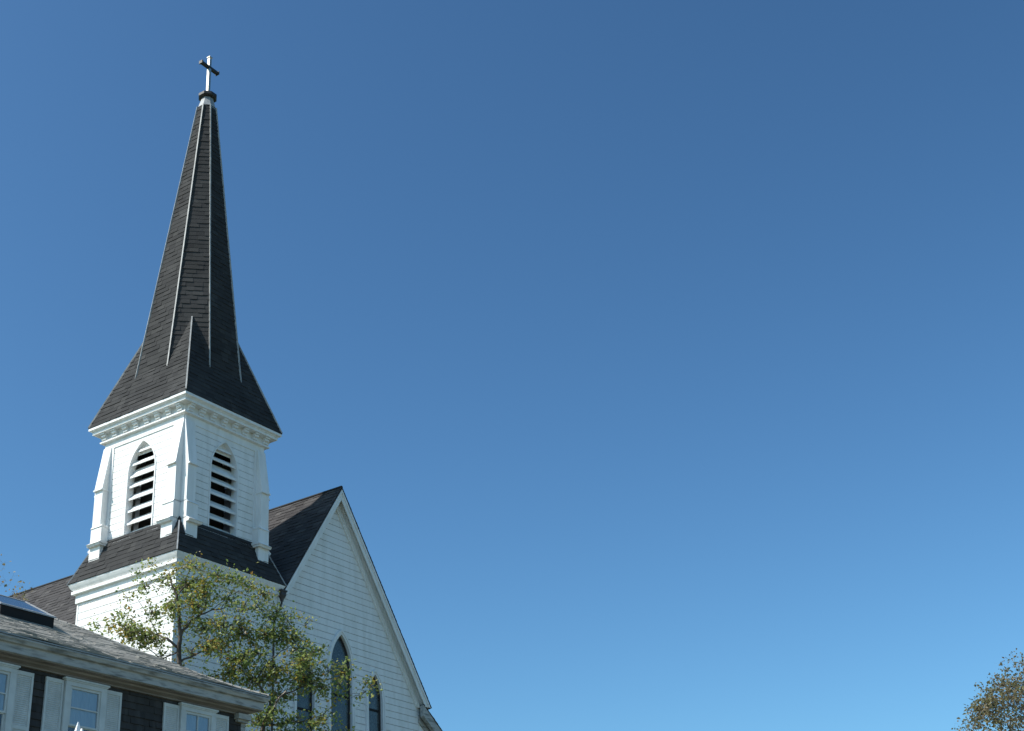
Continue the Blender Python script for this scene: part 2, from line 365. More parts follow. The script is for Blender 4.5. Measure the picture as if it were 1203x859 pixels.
# ---- buttresses: two at each corner
def buttress(k, side):
    Rr = rotz(k)
    def T(u, z, o_): return Rr(side*u, -(DB+o_), z)
    mb = MB(); e = 1.612
    def blk(u0, z0, z1, a0, a1, mb=mb): # wedge whose projection goes from a0 (bottom) to a1 (top)
        p = [T(u0, z0, -.03), T(e, z0, -.03), T(e, z0, a0), T(u0, z0, a0), T(u0, z1, -.03), T(e, z1, -.03), T(e, z1, a1), T(u0, z1, a1)]
        mb.hexa(p)
    blk(1.29, 16.86, 18.22, .26, .045)
    blk(1.27, 16.82, 16.86, .30, .30); blk(1.29, 15.74, 16.82, .235, .235)
    blk(1.18, 15.70, 15.76, .285, .245); blk(1.19, 15.24, 15.70, .26, .26)
    blk(1.10, 15.19, 15.26, .40, .30); blk(1.12, 15.13, 15.19, .35, .38); blk(1.19, 14.3, 15.13, .265, .265)
    return mb.build('buttress', 'white', church)
for k in range(4):
    for s_ in (-1, 1): buttress(k, s_)
# ---- belfry cornice and brackets
mb = MB(); square_loft(mb, [(1.60, 18.38), (1.66, 18.385), (1.72, 18.40), (1.72, 18.445), (1.67, 18.455), (1.67, 18.655), (1.87, 18.66), (1.88, 18.665), (1.88, 18.735), (1.90, 18.745), (1.905, 18.76), (1.955, 18.785), (1.965, 18.79), (1.965, 18.865), (1.8, 18.87)])
corn = mb.build('belfry_cornice', 'white', church)
bm_ = MB(); bm_.prism([(0, 18.458), (.05, 18.458), (.075, 18.475), (.075, 18.52), (.06, 18.53), (.115, 18.545), (.13, 18.56), (.13, 18.60), (.115, 18.61), (.165, 18.615), (.175, 18.652), (0, 18.652)], lambda o_, z, u: Vector((u, -(1.67+o_), z)), -.085, .085)
proto = bm_.build('bracket', 'white', corn)
first = True
for k in range(4):
    for i in range(8):
        b = proto if first else proto.copy()
        if not first: COL.objects.link(b); b.parent = corn
        first = False
        u = -1.522+.435*i; b.rotation_euler = (0, 0, [0, -math.pi/2, math.pi, math.pi/2][k]); b.location = rotz(k)(u, 0, 0)
# ---- spire: square pyramid (broach) carrying the octagonal needle, leaning a touch at the tip
ZC, WC, ZT, RT = 20.373, 1.471, 30.75, .285
LX, LY = .075, -.095
def lean(p):
    t = max(0, (p[2]-20.0)/11.3); return Vector((p[0]+LX*t, p[1]+LY*t, p[2]))
mb = MB()
sl_ = (WC-1.97)/(ZC-18.87)              # half width per metre of the pyramid
TT = .435
vo = [(-TT, -1), (TT, -1), (1, -TT), (1, TT), (TT, 1), (-TT, 1), (-1, TT), (-1, -TT)]
ZA = 24.6; SA = 1.97+sl_*(ZA-18.87)     # pyramid carried inside the needle
L = math.hypot(1.97-SA, ZA-18.87)
for k in range(4):
    Rr = rotz(k)
    def T(u, v, h, Rr=Rr):
        t = v/L; return lean(Rr(u, -(1.97+(SA-1.97)*t+h*(ZA-18.87)/L), 18.87+(ZA-18.87)*t+h*(1.97-SA)/L))
    shingles(mb, [(-1.97, 0), (1.97, 0), (SA, L), (-SA, L)], T, .165, .26, .02, 20+k)
Z0 = 19.9; R0 = WC+(RT-WC)*(Z0-ZC)/(ZT-ZC)
def opt(i, r, z, h=0): return Vector((vo[i][0]*r, vo[i][1]*r, z))
for i in range(8):
    j = (i+1) % 8
    A, B, C_, D_ = opt(i, R0, Z0), opt(j, R0, Z0), opt(j, RT, ZT), opt(i, RT, ZT)
    ux = (B-A).normalized(); mid0 = (A+B)/2; mid1 = (C_+D_)/2; vy = (mid1-mid0); Lv = vy.length; vy = vy/Lv; nn = ux.cross(vy).normalized()
    h0 = (B-A).length/2; h1 = (C_-D_).length/2
    def T(u, v, h, m0=mid0, ux=ux, vy=vy, nn=nn): return lean(m0+ux*u+vy*v+nn*h)
    shingles(mb, [(-h0, 0), (h0, 0), (h1, Lv), (-h1, Lv)], T, .165, .26, .02, 40+i)
spire = mb.build('spire_roof', 'dark_shingle', church)
sz = lambda r, z: r+(RT-r)*0
for i in range(8):   # metal strips on the eight hips of the needle
    x, y = vo[i]; zb = ZC-.12; rb = WC+(RT-WC)*(zb-ZC)/(ZT-ZC)
    mb = MB(); a = lean((x*rb, y*rb, zb)); b = lean((x*RT, y*RT, ZT)); n_ = Vector((x, y, .1))
    mb.bar(a, b, .036, .04, n_); mb.build('hip_strip', 'flash', spire)
g_ = (1+TT)/2**.5; B_ = (RT-WC)/(ZT-ZC)
ZBR = (g_*(WC-B_*ZC)-2**.5*(1.97-sl_*18.87))/(2**.5*sl_-g_*B_); SBR = 1.97+sl_*(ZBR-18.87)
for sx, sy in ((-1, -1), (1, -1), (1, 1), (-1, 1)):
    mb = MB(); mb.bar((sx*1.96, sy*1.96, 18.9), lean((sx*SBR, sy*SBR, ZBR)), .04, .035, (sx, sy, .4)); mb.build('hip_strip', 'flash', spire)
# cap, collar, cross
def octring(r, z, ph=math.pi/8): return [lean((r*math.cos(ph+math.pi/4*i), r*math.sin(ph+math.pi/4*i), z)) for i in range(8)]
mb = MB(); mb.strip([octring(.325, 30.68), octring(.315, 30.72), octring(.195, 31.17), octring(.185, 31.24)], True, 0, True); cap = mb.build('spire_cap', 'lead', spire)
mb = MB(); mb.strip([octring(.19, 31.17), octring(.29, 31.19), octring(.32, 31.22), octring(.32, 31.32), octring(.27, 31.35), octring(.11, 31.39), octring(.08, 31.46)], True, 0, True); mb.build('spire_collar', 'bronze', spire)
mb = MB(); c0 = lean((0, 0, 31.5)); cx_, cy_ = c0.x, c0.y
def bev_box(mb, x0, x1, y0, y1, z0, z1, b=.012):
    mb.strip([[(x0+b, y0+b, z0), (x1-b, y0+b, z0), (x1-b, y1-b, z0), (x0+b, y1-b, z0)], [(x0, y0, z0+b), (x1, y0, z0+b), (x1, y1, z0+b), (x0, y1, z0+b)],
              [(x0, y0, z1-b), (x1, y0, z1-b), (x1, y1, z1-b), (x0, y1, z1-b)], [(x0+b, y0+b, z1), (x1-b, y0+b, z1), (x1-b, y1-b, z1), (x0+b, y1-b, z1)]], True, 0, True)
bev_box(mb, cx_-.048, cx_+.048, cy_-.05, cy_+.05, 31.35, 32.95)
bev_box(mb, cx_-.07, cx_+.07, cy_-.07, cy_+.07, 32.93, 33.01, .025)
cross = mb.build('cross', 'cross', church)
mb = MB(); bev_box(mb, cx_-.37, cx_+.37, cy_-.056, cy_+.056, 32.48, 32.59)
bev_box(mb, cx_-.41, cx_-.36, cy_-.075, cy_+.075, 32.455, 32.615, .02); bev_box(mb, cx_+.36, cx_+.41, cy_-.075, cy_+.075, 32.455, 32.615, .02)
mb.build('arm', 'bronze', cross)  # arm's shaded front put into a darker metal than the upright

# ---- nave
GX, GZ = 4.62, 17.95; ML, MR = 1.52, 1.425
EZ = 11.78; XL = GX-(GZ-EZ)/ML; XR = GX+(GZ-EZ)/MR
YF, YW, YB = -2.06, -1.80, 15.6
wl = lambda z: max(XL+.35, GX-(GZ-.12-z)/ML+.0) if z > EZ-.4 else XL+.35
wr = lambda z: min(XR-.35, GX+(GZ-.12-z)/MR) if z > EZ-.4 else XR-.35
mb = MB(); Tg = lambda u, z, o_: Vector((u, YW-o_, z))
WIN = [(3.28, .37, 11.70, .75, 6.5, 10.9), (4.86, .48, 12.36, 1.0, 6.5, 11.55), (6.44, .335, 11.72, .72, 6.5, 11.38)]
def mkhole(c, w_, zs, H, zb):
    def f(z):
        if z < zb: return None
        h = lancet_half(w_, zs, H, z); return None if h is None else (c-h, c+h)
    return f
siding(mb, Tg, 0.3, 17.75, wl, wr, .203, sub=5, holes=[mkhole(*a[:5]) for a in WIN])
Tb = lambda u, z, o_: Vector((-u, YB-.3+o_, z))
siding(mb, Tb, 0.3, 17.75, lambda z: -wr(z), lambda z: -wl(z), .203)
Ts = lambda u, z, o_: Vector((XR-.35+o_, u, z)); siding(mb, Ts, .3, 11.9, lambda z: YW, lambda z: YB-.3, .203)
Ts2 = lambda u, z, o_: Vector((XL+.35-o_, u, z)); siding(mb, Ts2, .3, 11.9, lambda z: YW, lambda z: YB-.3, .203)
nave = mb.build('gable_wall', 'white', church)
mb = MB()
for sgn, mm, xe in ((-1, ML, XL), (1, MR, XR)):
    L = math.hypot(xe-GX, EZ-GZ); ux = (xe-GX)/L; uz = (EZ-GZ)/L
    def T(u, v, h, xe=xe, ux=ux, uz=uz, sgn=sgn):
        return Vector((xe-ux*v+sgn*abs(uz)*h, u, EZ-uz*v+abs(ux)*h))
    vc = 0 if sgn > 0 else .165*round(L*(2.0-xe)/(GX-xe)/.165)      # left slope: no overhang where the tower stands
    if vc: shingles(mb, [(-1.75, 0), (YB, 0), (YB, vc), (-1.75, vc)], T, .165, .26, .02, 58)
    shingles(mb, [(YF-.03, vc), (YB, vc), (YB, L), (YF-.03, L)], T, .165, .26, .02, 60+sgn)
    n_ = Vector((sgn*abs(uz), 0, abs(ux)))
    a = Vector((GX, 0, GZ)); b = Vector((xe, 0, EZ))
    def slab(p, q_, y0):
        mb.hexa([Vector((p.x, y0, p.z))-n_*.05, Vector((p.x, YB, p.z))-n_*.05, Vector((q_.x, YB, q_.z))-n_*.05, Vector((q_.x, y0, q_.z))-n_*.05,
                 Vector((p.x, y0, p.z))-n_*.008, Vector((p.x, YB, p.z))-n_*.008, Vector((q_.x, YB, q_.z))-n_*.008, Vector((q_.x, y0, q_.z))-n_*.008])
    if sgn < 0:
        c_ = b.lerp(a, (2.0-xe)/(GX-xe)); slab(b, c_, -1.75); slab(c_, a, YF)
    else: slab(b, a, YF)
roof = mb.build('nave_roof', 'nave_shingle', church)
mb = MB(); mb.tube([(GX, YF-.02, GZ+.0), (GX, YB, GZ+.0)], .05, 6); mb.build('ridge_cap', 'dark_shingle', roof)
# rake boards: fascia, soffit and mouldings along both slopes
for sgn, mm, xe in ((-1, ML, XL), (1, MR, XR)):
    vw = .41*math.sqrt(1+mm*mm)      # vertical depth of the fascia
    hw = .33
    ez_ = EZ if sgn > 0 else 13.93
    def rk(y0, y1, v0, v1, mb, ztop=GZ-.06, endz=ez_):
        A = (GX, ztop-v0); A2 = (GX, ztop-v1)
        xb = lambda v: GX+sgn*(ztop-v-endz)/mm
        poly = [A, (xb(v0), endz), (xb(v1), endz), A2]
        if sgn > 0: poly = poly[::-1]
        mb.prism(poly, lambda u, z, y: Vector((u, y, z)), y1, y0)
    mb = MB(); d = math.sqrt(1+mm*mm)
    rk(YF, YW+.01, .0, .05*d, mb)                 # soffit boards under the roof
    rk(YF, YF+.03, .0, .20*d, mb); rk(YF-.03, YF, .02, .07*d, mb)
    rk(YW-.05, YW, .05*d, .34*d, mb); rk(YW-.09, YW-.05, .24*d, .28*d, mb); rk(YW-.12, YW-.05, .06*d, .10*d, mb)
    mb.build('rake_board', 'white', nave)
# lancet windows of the gable
def gable_window(c, w_, zs, H, zb, zbar):
    mb = MB(); lancet_casing(mb, Tg, w_, w_+.075, zs, H, H+.10, zb, -.14, .045, c); lancet_casing(mb, Tg, w_+.065, w_+.11, zs, H+.085, H+.15, zb, .0, .065, c)
    mb.box(c-w_-.2, c+w_+.2, zb-.12, zb, -.1, .14, Tg)
    wn = mb.build('lancet_window', 'white', church)
    mb = MB(); mb.prism(lancet(w_-.0, zs, H, zb, 10, c), Tg, -.12, -.07); mb.build('leaded_pane', 'leaded', wn)
    mb = MB(); mb.box(c-w_, c+w_, zbar-.03, zbar+.03, -.075, -.05, Tg); mb.build('glazing_bar', 'dark', wn)
    mb = MB(); lancet_casing(mb, Tg, w_-.045, w_, zs, H-.06, H, zb, -.075, -.045, c); mb.build('sash_frame', 'brown', wn)
for a in WIN: gable_window(*a)
# side aisle to the right with its own rake
mb = MB(); ax0, az0, ax1, az1 = XR-.36, 11.85, 12.2, 9.2
sl2 = (az1-az0)/(ax1-ax0)
siding(mb, Tg, .3, az0, lambda z: ax0, lambda z: min(ax1-.3, ax0+(z-az0)/sl2), .203)
aisle = mb.build('aisle_wall', 'white', church)
mb = MB()
L = math.hypot(ax1-ax0, az1-az0); ux, uz = (ax1-ax0)/L, (az1-az0)/L
shingles(mb, [(YF, 0), (YB, 0), (YB, L), (YF, L)], lambda u, v, h: Vector((ax1-ux*v-uz*h, u, az1-uz*v+ux*h)), .2, .3, .02, 77)
mb.build('aisle_roof', 'nave_shingle', church)
mb = MB(); mb.prism([(ax0, az0-.02), (ax0, az0-.36), (ax1, az1-.36), (ax1, az1-.02)], lambda u, z, y: Vector((u, y, z)), YF+.16, YF+.02)
mb.prism([(ax0, az0-.30), (ax0, az0-.52), (ax1, az1-.52), (ax1, az1-.30)], lambda u, z, y: Vector((u, y, z)), YW, YW-.05)
mb.build('aisle_rake_board', 'trim', aisle)
# downspout in the corner between tower and gable wall
mb = MB(); mb.strip([[(2.02-a, -2.03-a*.7, z), (2.02+a, -2.03-a*.7, z), (2.02+a, -2.03+a*.7, z), (2.02-a, -2.03+a*.7, z)] for a, z in ((.035, 13.68), (.05, 13.76), (.10, 13.86), (.10, 13.95), (.13, 13.97), (.13, 14.01), (.08, 14.02))], True, 0, True)
mb.tube([(2.02, -2.03, 13.66), (1.98, -2.01, 13.5), (1.80, -1.98, 13.12), (1.78, -1.97, 12.95), (1.78, -1.97, .4)], .030, 8)
mb.build('downspout', 'brown', church)

# ================================================================== HOUSE
house = link('house'); house.location = (0, 0, 0); tag(house, 'low shingled house with grey hip roof, white trim and pale shutters', 'house')
EX, EY, HZ = -4.68, -7.83, 8.80       # eave corner
WX, WY = -5.02, -7.43                 # wall corner
XW = -27.0; YBK = .95
prof = [(0, 0), (.05, .02), (.47, .19), (.97, .44), (1.43, .71), (1.83, .92), (2.29, 1.18), (2.63, 1.39), (2.85, 1.51), (3.11, 1.645), (4.39, 2.36)]
pl = [0]
for a, b in zip(prof, prof[1:]): pl.append(pl[-1]+math.hypot(b[0]-a[0], b[1]-a[1]))
def pz(s_):
    for i in range(len(prof)-1):
        if s_ <= pl[i+1] or i == len(prof)-2:
            t = (s_-pl[i])/(pl[i+1]-pl[i]); a, b = prof[i], prof[i+1]
            L_ = pl[i+1]-pl[i]; return a[0]+(b[0]-a[0])*t, a[1]+(b[1]-a[1])*t, -(b[1]-a[1])/L_, (b[0]-a[0])/L_
LT = pl[-1]; WD = prof[-1][0]
rndh = random.Random(5)
def sag(x): return .012*math.sin(x*1.7)+.009*math.sin(x*4.1+1)
mb = MB()
def Tf(u, v, h):
    d, z, no, nu = pz(v); return Vector((u, EY+d+no*h, HZ+z+nu*h+sag(u)*min(1, (EX-u)/.8)))
# front slope cut by the hip: strips between profile knots keep the polygon convex in (u, s)
for i in range(len(prof)-1):
    s0, s1 = pl[i], pl[i+1]; u0, u1 = EX-prof[i][0], EX-prof[i+1][0]
mb_front = mb
def front():
    v = 0; c = .125; rr = random.Random(9)
    while v < LT-1e-4:
        v1 = min(v+c, LT); d0 = pz(v)[0]; d1 = pz(v1)[0]; e0, e1 = EX-d0, EX-d1; u = XW-rr.random()*.2
        while u < e0:
            wd = .16+.14*rr.random(); a, b = u, u+wd; u = b
            a0, b0 = min(a, e0), min(b, e0); a1, b1 = min(a, e1), min(b, e1)
            if b0-a0 < .004: continue
            t = .016*(1 if rr.random() < .5 else .6); lift = .012 if rr.random() < .03 else 0
            mb.idx([Tf(a0, v, t+lift), Tf(b0, v, t), Tf(b1, v1, t*.3), Tf(a1, v1, t*.3), Tf(a0, v, -.006), Tf(b0, v, -.006)], [(0, 1, 2, 3), (4, 5, 1, 0), (4, 0, 3), (5, 2, 1)])
        v = v1
front()
for i in range(len(prof)-1):   # deck under front, hip end and back slopes
    (d0, z0), (d1, z1) = prof[i], prof[i+1]
    mb.face([(XW, EY+d0, HZ+z0-.012), (EX-d0, EY+d0, HZ+z0-.012), (EX-d1, EY+d1, HZ+z1-.012), (XW, EY+d1, HZ+z1-.012)])
    mb.face([(EX-d0, EY+d0, HZ+z0), (EX-d0, YBK-d0, HZ+z0), (EX-d1, YBK-d1, HZ+z1), (EX-d1, EY+d1, HZ+z1)])
    mb.face([(XW, YBK-d0, HZ+z0), (XW, YBK-d1, HZ+z1), (EX-d1, YBK-d1, HZ+z1), (EX-d0, YBK-d0, HZ+z0)])
hroof = mb.build('roof', 'old_shingle', house)
mb = MB(); rr = random.Random(3); s_ = 0.02      # overlapping cap shingles down the hip
while s_ < LT-.1:
    d0, z0, no, nu = pz(s_); d1, z1, _, _ = pz(min(s_+.17, LT))
    a = Vector((EX-d0, EY+d0, HZ+z0+.035)); b = Vector((EX-d1, EY+d1, HZ+z1+.018)); sd = Vector((.70, .70, 0))*.085
    dn = Vector((0, 0, -.055))
    mb.idx([a-sd+dn, a, a+sd+dn, b-sd+dn, b, b+sd+dn, a-sd+dn*1.6, a+dn*.5, a+sd+dn*1.6], [(0, 1, 4, 3), (1, 2, 5, 4), (6, 7, 1, 0), (7, 8, 2, 1)])
    s_ += .14+.01*rr.random()
mb.build('hip_cap', 'old_shingle', hroof)
mb = MB(); mb.tube([(XW, (EY+YBK)/2, HZ+2.37), (EX-WD, (EY+YBK)/2, HZ+2.37)], .06, 6); mb.build('ridge_cap', 'old_shingle', hroof)
# cornice: roof edge, ogee gutter, fascia, soffit and bed mould, mitred round the corner
def eave_run(mb, P):   # P = list of (out, z) relative to the eave edge, going round front and right side
    def ring(x, y, dx, dy): return [Vector((x+dx*o_, y+dy*o_, HZ+z)) for o_, z in P]
    rings = [ring(XW, EY, 0, -1), ring(EX, EY, 1, -1), ring(EX, YBK, 1, 1), ring(XW, YBK, 0, 1)]
    mb.strip(rings, True, 0, True)
mb = MB(); eave_run(mb, [(.012, -.012), (-.06, -.012), (-.06, -.035), (.012, -.035)]); mb.build('drip_edge', 'lead', house)
mb = MB(); eave_run(mb, [(-.02, -.04), (.0, -.045), (.005, -.07), (-.015, -.10), (-.03, -.135), (-.05, -.145), (-.12, -.145), (-.12, -.04)]); gut = mb.build('gutter', 'trim', house)
mb = MB(); eave_run(mb, [(-.06, -.147), (-.075, -.155), (-.08, -.165), (-.08, -.29), (-.072, -.292), (-.072, -.30), (-.095, -.305), (-.12, -.31), (-.12, -.147)]); mb.build('fascia', 'trim', house)
mb = MB(); eave_run(mb, [(-.12, -.29), (-.13, -.315), (-.22, -.325), (-.24, -.35), (-.30, -.37), (-.33, -.385), (-.33, -.41), (-.415, -.41), (-.415, -.29)]); mb.build('soffit', 'soffit', house)
# walls of weathered shingles
mb = MB()
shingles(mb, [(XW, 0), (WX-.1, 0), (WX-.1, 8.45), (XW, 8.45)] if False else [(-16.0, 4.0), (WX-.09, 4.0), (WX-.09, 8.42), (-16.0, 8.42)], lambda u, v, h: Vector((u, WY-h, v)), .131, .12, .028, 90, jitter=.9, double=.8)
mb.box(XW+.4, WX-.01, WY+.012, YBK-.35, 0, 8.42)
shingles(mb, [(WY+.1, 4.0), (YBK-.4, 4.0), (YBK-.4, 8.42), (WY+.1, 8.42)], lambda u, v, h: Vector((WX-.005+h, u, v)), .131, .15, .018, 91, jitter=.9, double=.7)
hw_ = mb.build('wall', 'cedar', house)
mb = MB(); mb.box(WX-.10, WX+.025, WY-.03, WY+.10, 0, 8.38); mb.build('corner_board', 'trim', house)
mb = MB(); mb.box(WX-.30, WX+.06, WY-.16, WY-.02, 8.29, 8.40); mb.box(WX-.26, WX+.04, WY-.10, WY-.02, 8.24, 8.29); mb.build('cornice_return', 'trim', house)
# windows and shutters
def house_window(c, ztop=8.35, div=0):
    T = lambda x, z, o_: Vector((c+x, WY-.046-o_, z))
    mb = MB(); hwid = .47
    mb.box(-hwid, -hwid+.12, ztop-1.9, ztop-.12, 0, .05, T); mb.box(hwid-.12, hwid, ztop-1.9, ztop-.12, 0, .05, T)
    mb.box(-hwid, hwid, ztop-.12, ztop-.02, 0, .055, T); mb.box(-hwid-.045, hwid+.045, ztop-.022, ztop+.012, -.01, .085, T); mb.box(-hwid-.02, hwid+.02, ztop-.045, ztop-.022, 0, .07, T)
    mb.box(-hwid-.04, hwid+.04, ztop-1.97, ztop-1.9, 0, .1, T)
    wn = mb.build('window', 'shutter', house)
    iw = hwid-.12
    mb = MB(); z1, zm, z0 = ztop-.12, ztop-.83, ztop-1.9
    for (za, zb, o0, o1) in ((zm, z1, .0, .03), (z0, zm+.03, -.02, .005)):
        mb.box(-iw, -iw+.04, za, zb, o0, o1, T); mb.box(iw-.04, iw, za, zb, o0, o1, T)
        mb.box(-iw+.04, iw-.04, zb-.045, zb, o0, o1, T); mb.box(-iw+.04, iw-.04, za, za+.035, o0, o1, T)
    mb.build('sash', 'shutter', wn)
    mb = MB(); mb.box(-iw+.04, iw-.04, ztop-.51, ztop-.488, .012, .028, T)
    if div: mb.box(-.01, .01, zm+.035, z1-.045, .012, .027, T)
    mb.build('muntin', 'shutter', wn)
    mb = MB(); mb.box(-iw+.03, iw-.03, zm+.02, z1-.03, .006, .012, T); mb.box(-iw+.03, iw-.03, z0+.02, zm, -.014, -.008, T); mb.build('pane', 'glass', wn)
    mb = MB(); n = 24
    top = [T(-iw+.01+(2*iw-.02)*i/n, z1-.01, -.0+.0035*math.sin(i*2.1)) for i in range(n+1)]; bot = [T(-iw+.01+(2*iw-.02)*i/n, zm+.01, -.0+.0035*math.sin(i*2.1)) for i in range(n+1)]
    for i in range(n): mb.face([bot[i], bot[i+1], top[i+1], top[i]])
    mb.build('blind', 'curtain', wn)
    return wn
house_window(-9.22); house_window(-6.385, div=1); house_window(-11.245); house_window(-14.0)
def shutter(x0, x1):
    mb = MB(); T = lambda x, z, o_: Vector((x, WY-o_, z)); z1, z0 = 8.31, 6.42
    mb.box(x0, x0+.045, z0, z1, .022, .055, T); mb.box(x1-.045, x1, z0, z1, .022, .055, T)
    for za, zb in ((z1-.07, z1), (z0, z0+.08), (7.30, 7.37)): mb.box(x0+.045, x1-.045, za, zb, .022, .053, T)
    mb.box(x0+.02, x1-.02, z0+.02, z1-.02, .012, .022, T)
    z = z0+.09
    while z < z1-.085:
        if not 7.275 < z < 7.365:
            mb.hexa([T(x0+.045, z, .040), T(x1-.045, z, .040), T(x1-.045, z+.030, .028), T(x0+.045, z+.030, .028), T(x0+.045, z+.008, .046), T(x1-.045, z+.008, .046), T(x1-.045, z+.038, .034), T(x0+.045, z+.038, .034)])
        z += .036
    mb.build('shutter', 'shutter', house)
for a, b in ((-10.10, -9.70), (-8.74, -8.34), (-7.27, -6.865), (-5.905, -5.50), (-10.765, -10.37), (-12.12, -11.725)): shutter(a, b)
# skylight
SX0, SX1 = -9.98, -8.72; SY0 = -5.80; zr0 = HZ+1.06; 
dy, dzz = .90, .50
def Tk(u, v, h): return Vector((u, SY0+v*.874-h*.486*.0, zr0+v*.486+h))
mb = MB()
h0, h1 = -.12, .19
for (a0, a1, b0, b1) in ((SX0, SX1, 0, .05), (SX0, SX1, 1.0, 1.05), (SX0, SX0+.05, .05, 1.0), (SX1-.05, SX1, .05, 1.0)):
    mb.hexa([Tk(a0, b0, h0), Tk(a1, b0, h0), Tk(a1, b1, h0), Tk(a0, b1, h0), Tk(a0, b0, h1), Tk(a1, b0, h1), Tk(a1, b1, h1), Tk(a0, b1, h1)])
skl = mb.build('skylight', 'dark', hroof)
mb = MB()
for (a0, a1, b0, b1) in ((SX0-.03, SX0+.04, -.03, 1.08), (SX1-.04, SX1+.03, -.03, 1.08), (SX0+.04, SX1-.04, 1.03, 1.08), (SX0+.04, SX1-.04, -.03, .01)):
    mb.hexa([Tk(a0, b0, h1+.002), Tk(a1, b0, h1+.002), Tk(a1, b1, h1+.002), Tk(a0, b1, h1+.002), Tk(a0, b0, h1+.03), Tk(a1, b0, h1+.03), Tk(a1, b1, h1+.03), Tk(a0, b1, h1+.03)])
mb.build('skylight_frame', 'lead', skl)
mb = MB(); mb.hexa([Tk(SX0+.03, .005, h1+.004), Tk(SX1-.03, .005, h1+.004), Tk(SX1-.03, 1.04, h1+.004), Tk(SX0+.03, 1.04, h1+.004), Tk(SX0+.03, .005, h1+.02), Tk(SX1-.03, .005, h1+.02), Tk(SX1-.03, 1.04, h1+.02), Tk(SX0+.03, 1.04, h1+.02)])
mb.build('skylight_pane', 'skylight_glass', skl)

# ================================================================== POLE in front of the house
px, py_, ptop = -19.51, -19.74, 3.92
pole = link('pole', None); pole.location = (px, py_, 0); tag(pole, 'slim dark pole with bright pointed metal finial before the house window', 'pole')
mb = MB(); mb.tube([(0, 0, 0), (0, 0, .1), (0, 0, .12), (0, 0, ptop-.10)], [.07, .07, .03, .018], 10); mb.build('post', 'brown', pole)
mb = MB(); mb.strip([[(r*math.cos(t)+.0, r*math.sin(t), z) for t in [math.pi/2*i+.5 for i in range(4)]] for r, z in ((.022, ptop-.10), (.03, ptop-.085), (.026, ptop-.07), (.004, ptop))], True, 0, True)
mb.strip([[(r*math.cos(t)+.018, r*math.sin(t)-.018, z) for t in [math.pi/3*i for i in range(6)]] for r, z in ((.008, ptop-.085), (.016, ptop-.072), (.010, ptop-.052), (.003, ptop-.045))], True, 0, True)
mb.build('finial', 'white', pole)

# ================================================================== TREES
def leaf(mb, c, s_, rnd, mi=0):
    d = Vector((rnd.gauss(0, 1), rnd.gauss(0, 1), rnd.gauss(-.3, .8))).normalized()
    n_ = Vector((rnd.gauss(0, 1), rnd.gauss(0, 1), rnd.gauss(.6, .9))); x = d.cross(n_)
    if x.length < 1e-3: return
    x.normalize(); n_ = x.cross(d); c = Vector(c); wv = x*s_*.32; f_ = n_*s_*.10
    mb.idx([c, c+d*s_*.45-wv-f_*-1, c+d*s_, c+d*s_*.45+wv+f_, c+d*s_*.5], [(0, 4, 1), (0, 3, 4), (1, 4, 2), (4, 3, 2)], mi)
def wiggle(a, b, rnd, k, amt):
    a, b = Vector(a), Vector(b); L_ = (b-a).length; pts = [a]
    for i in range(1, k): pts.append(a.lerp(b, i/k)+Vector((rnd.gauss(0, 1), rnd.gauss(0, 1), rnd.gauss(0, 1)))*amt*L_)
    return pts+[b]
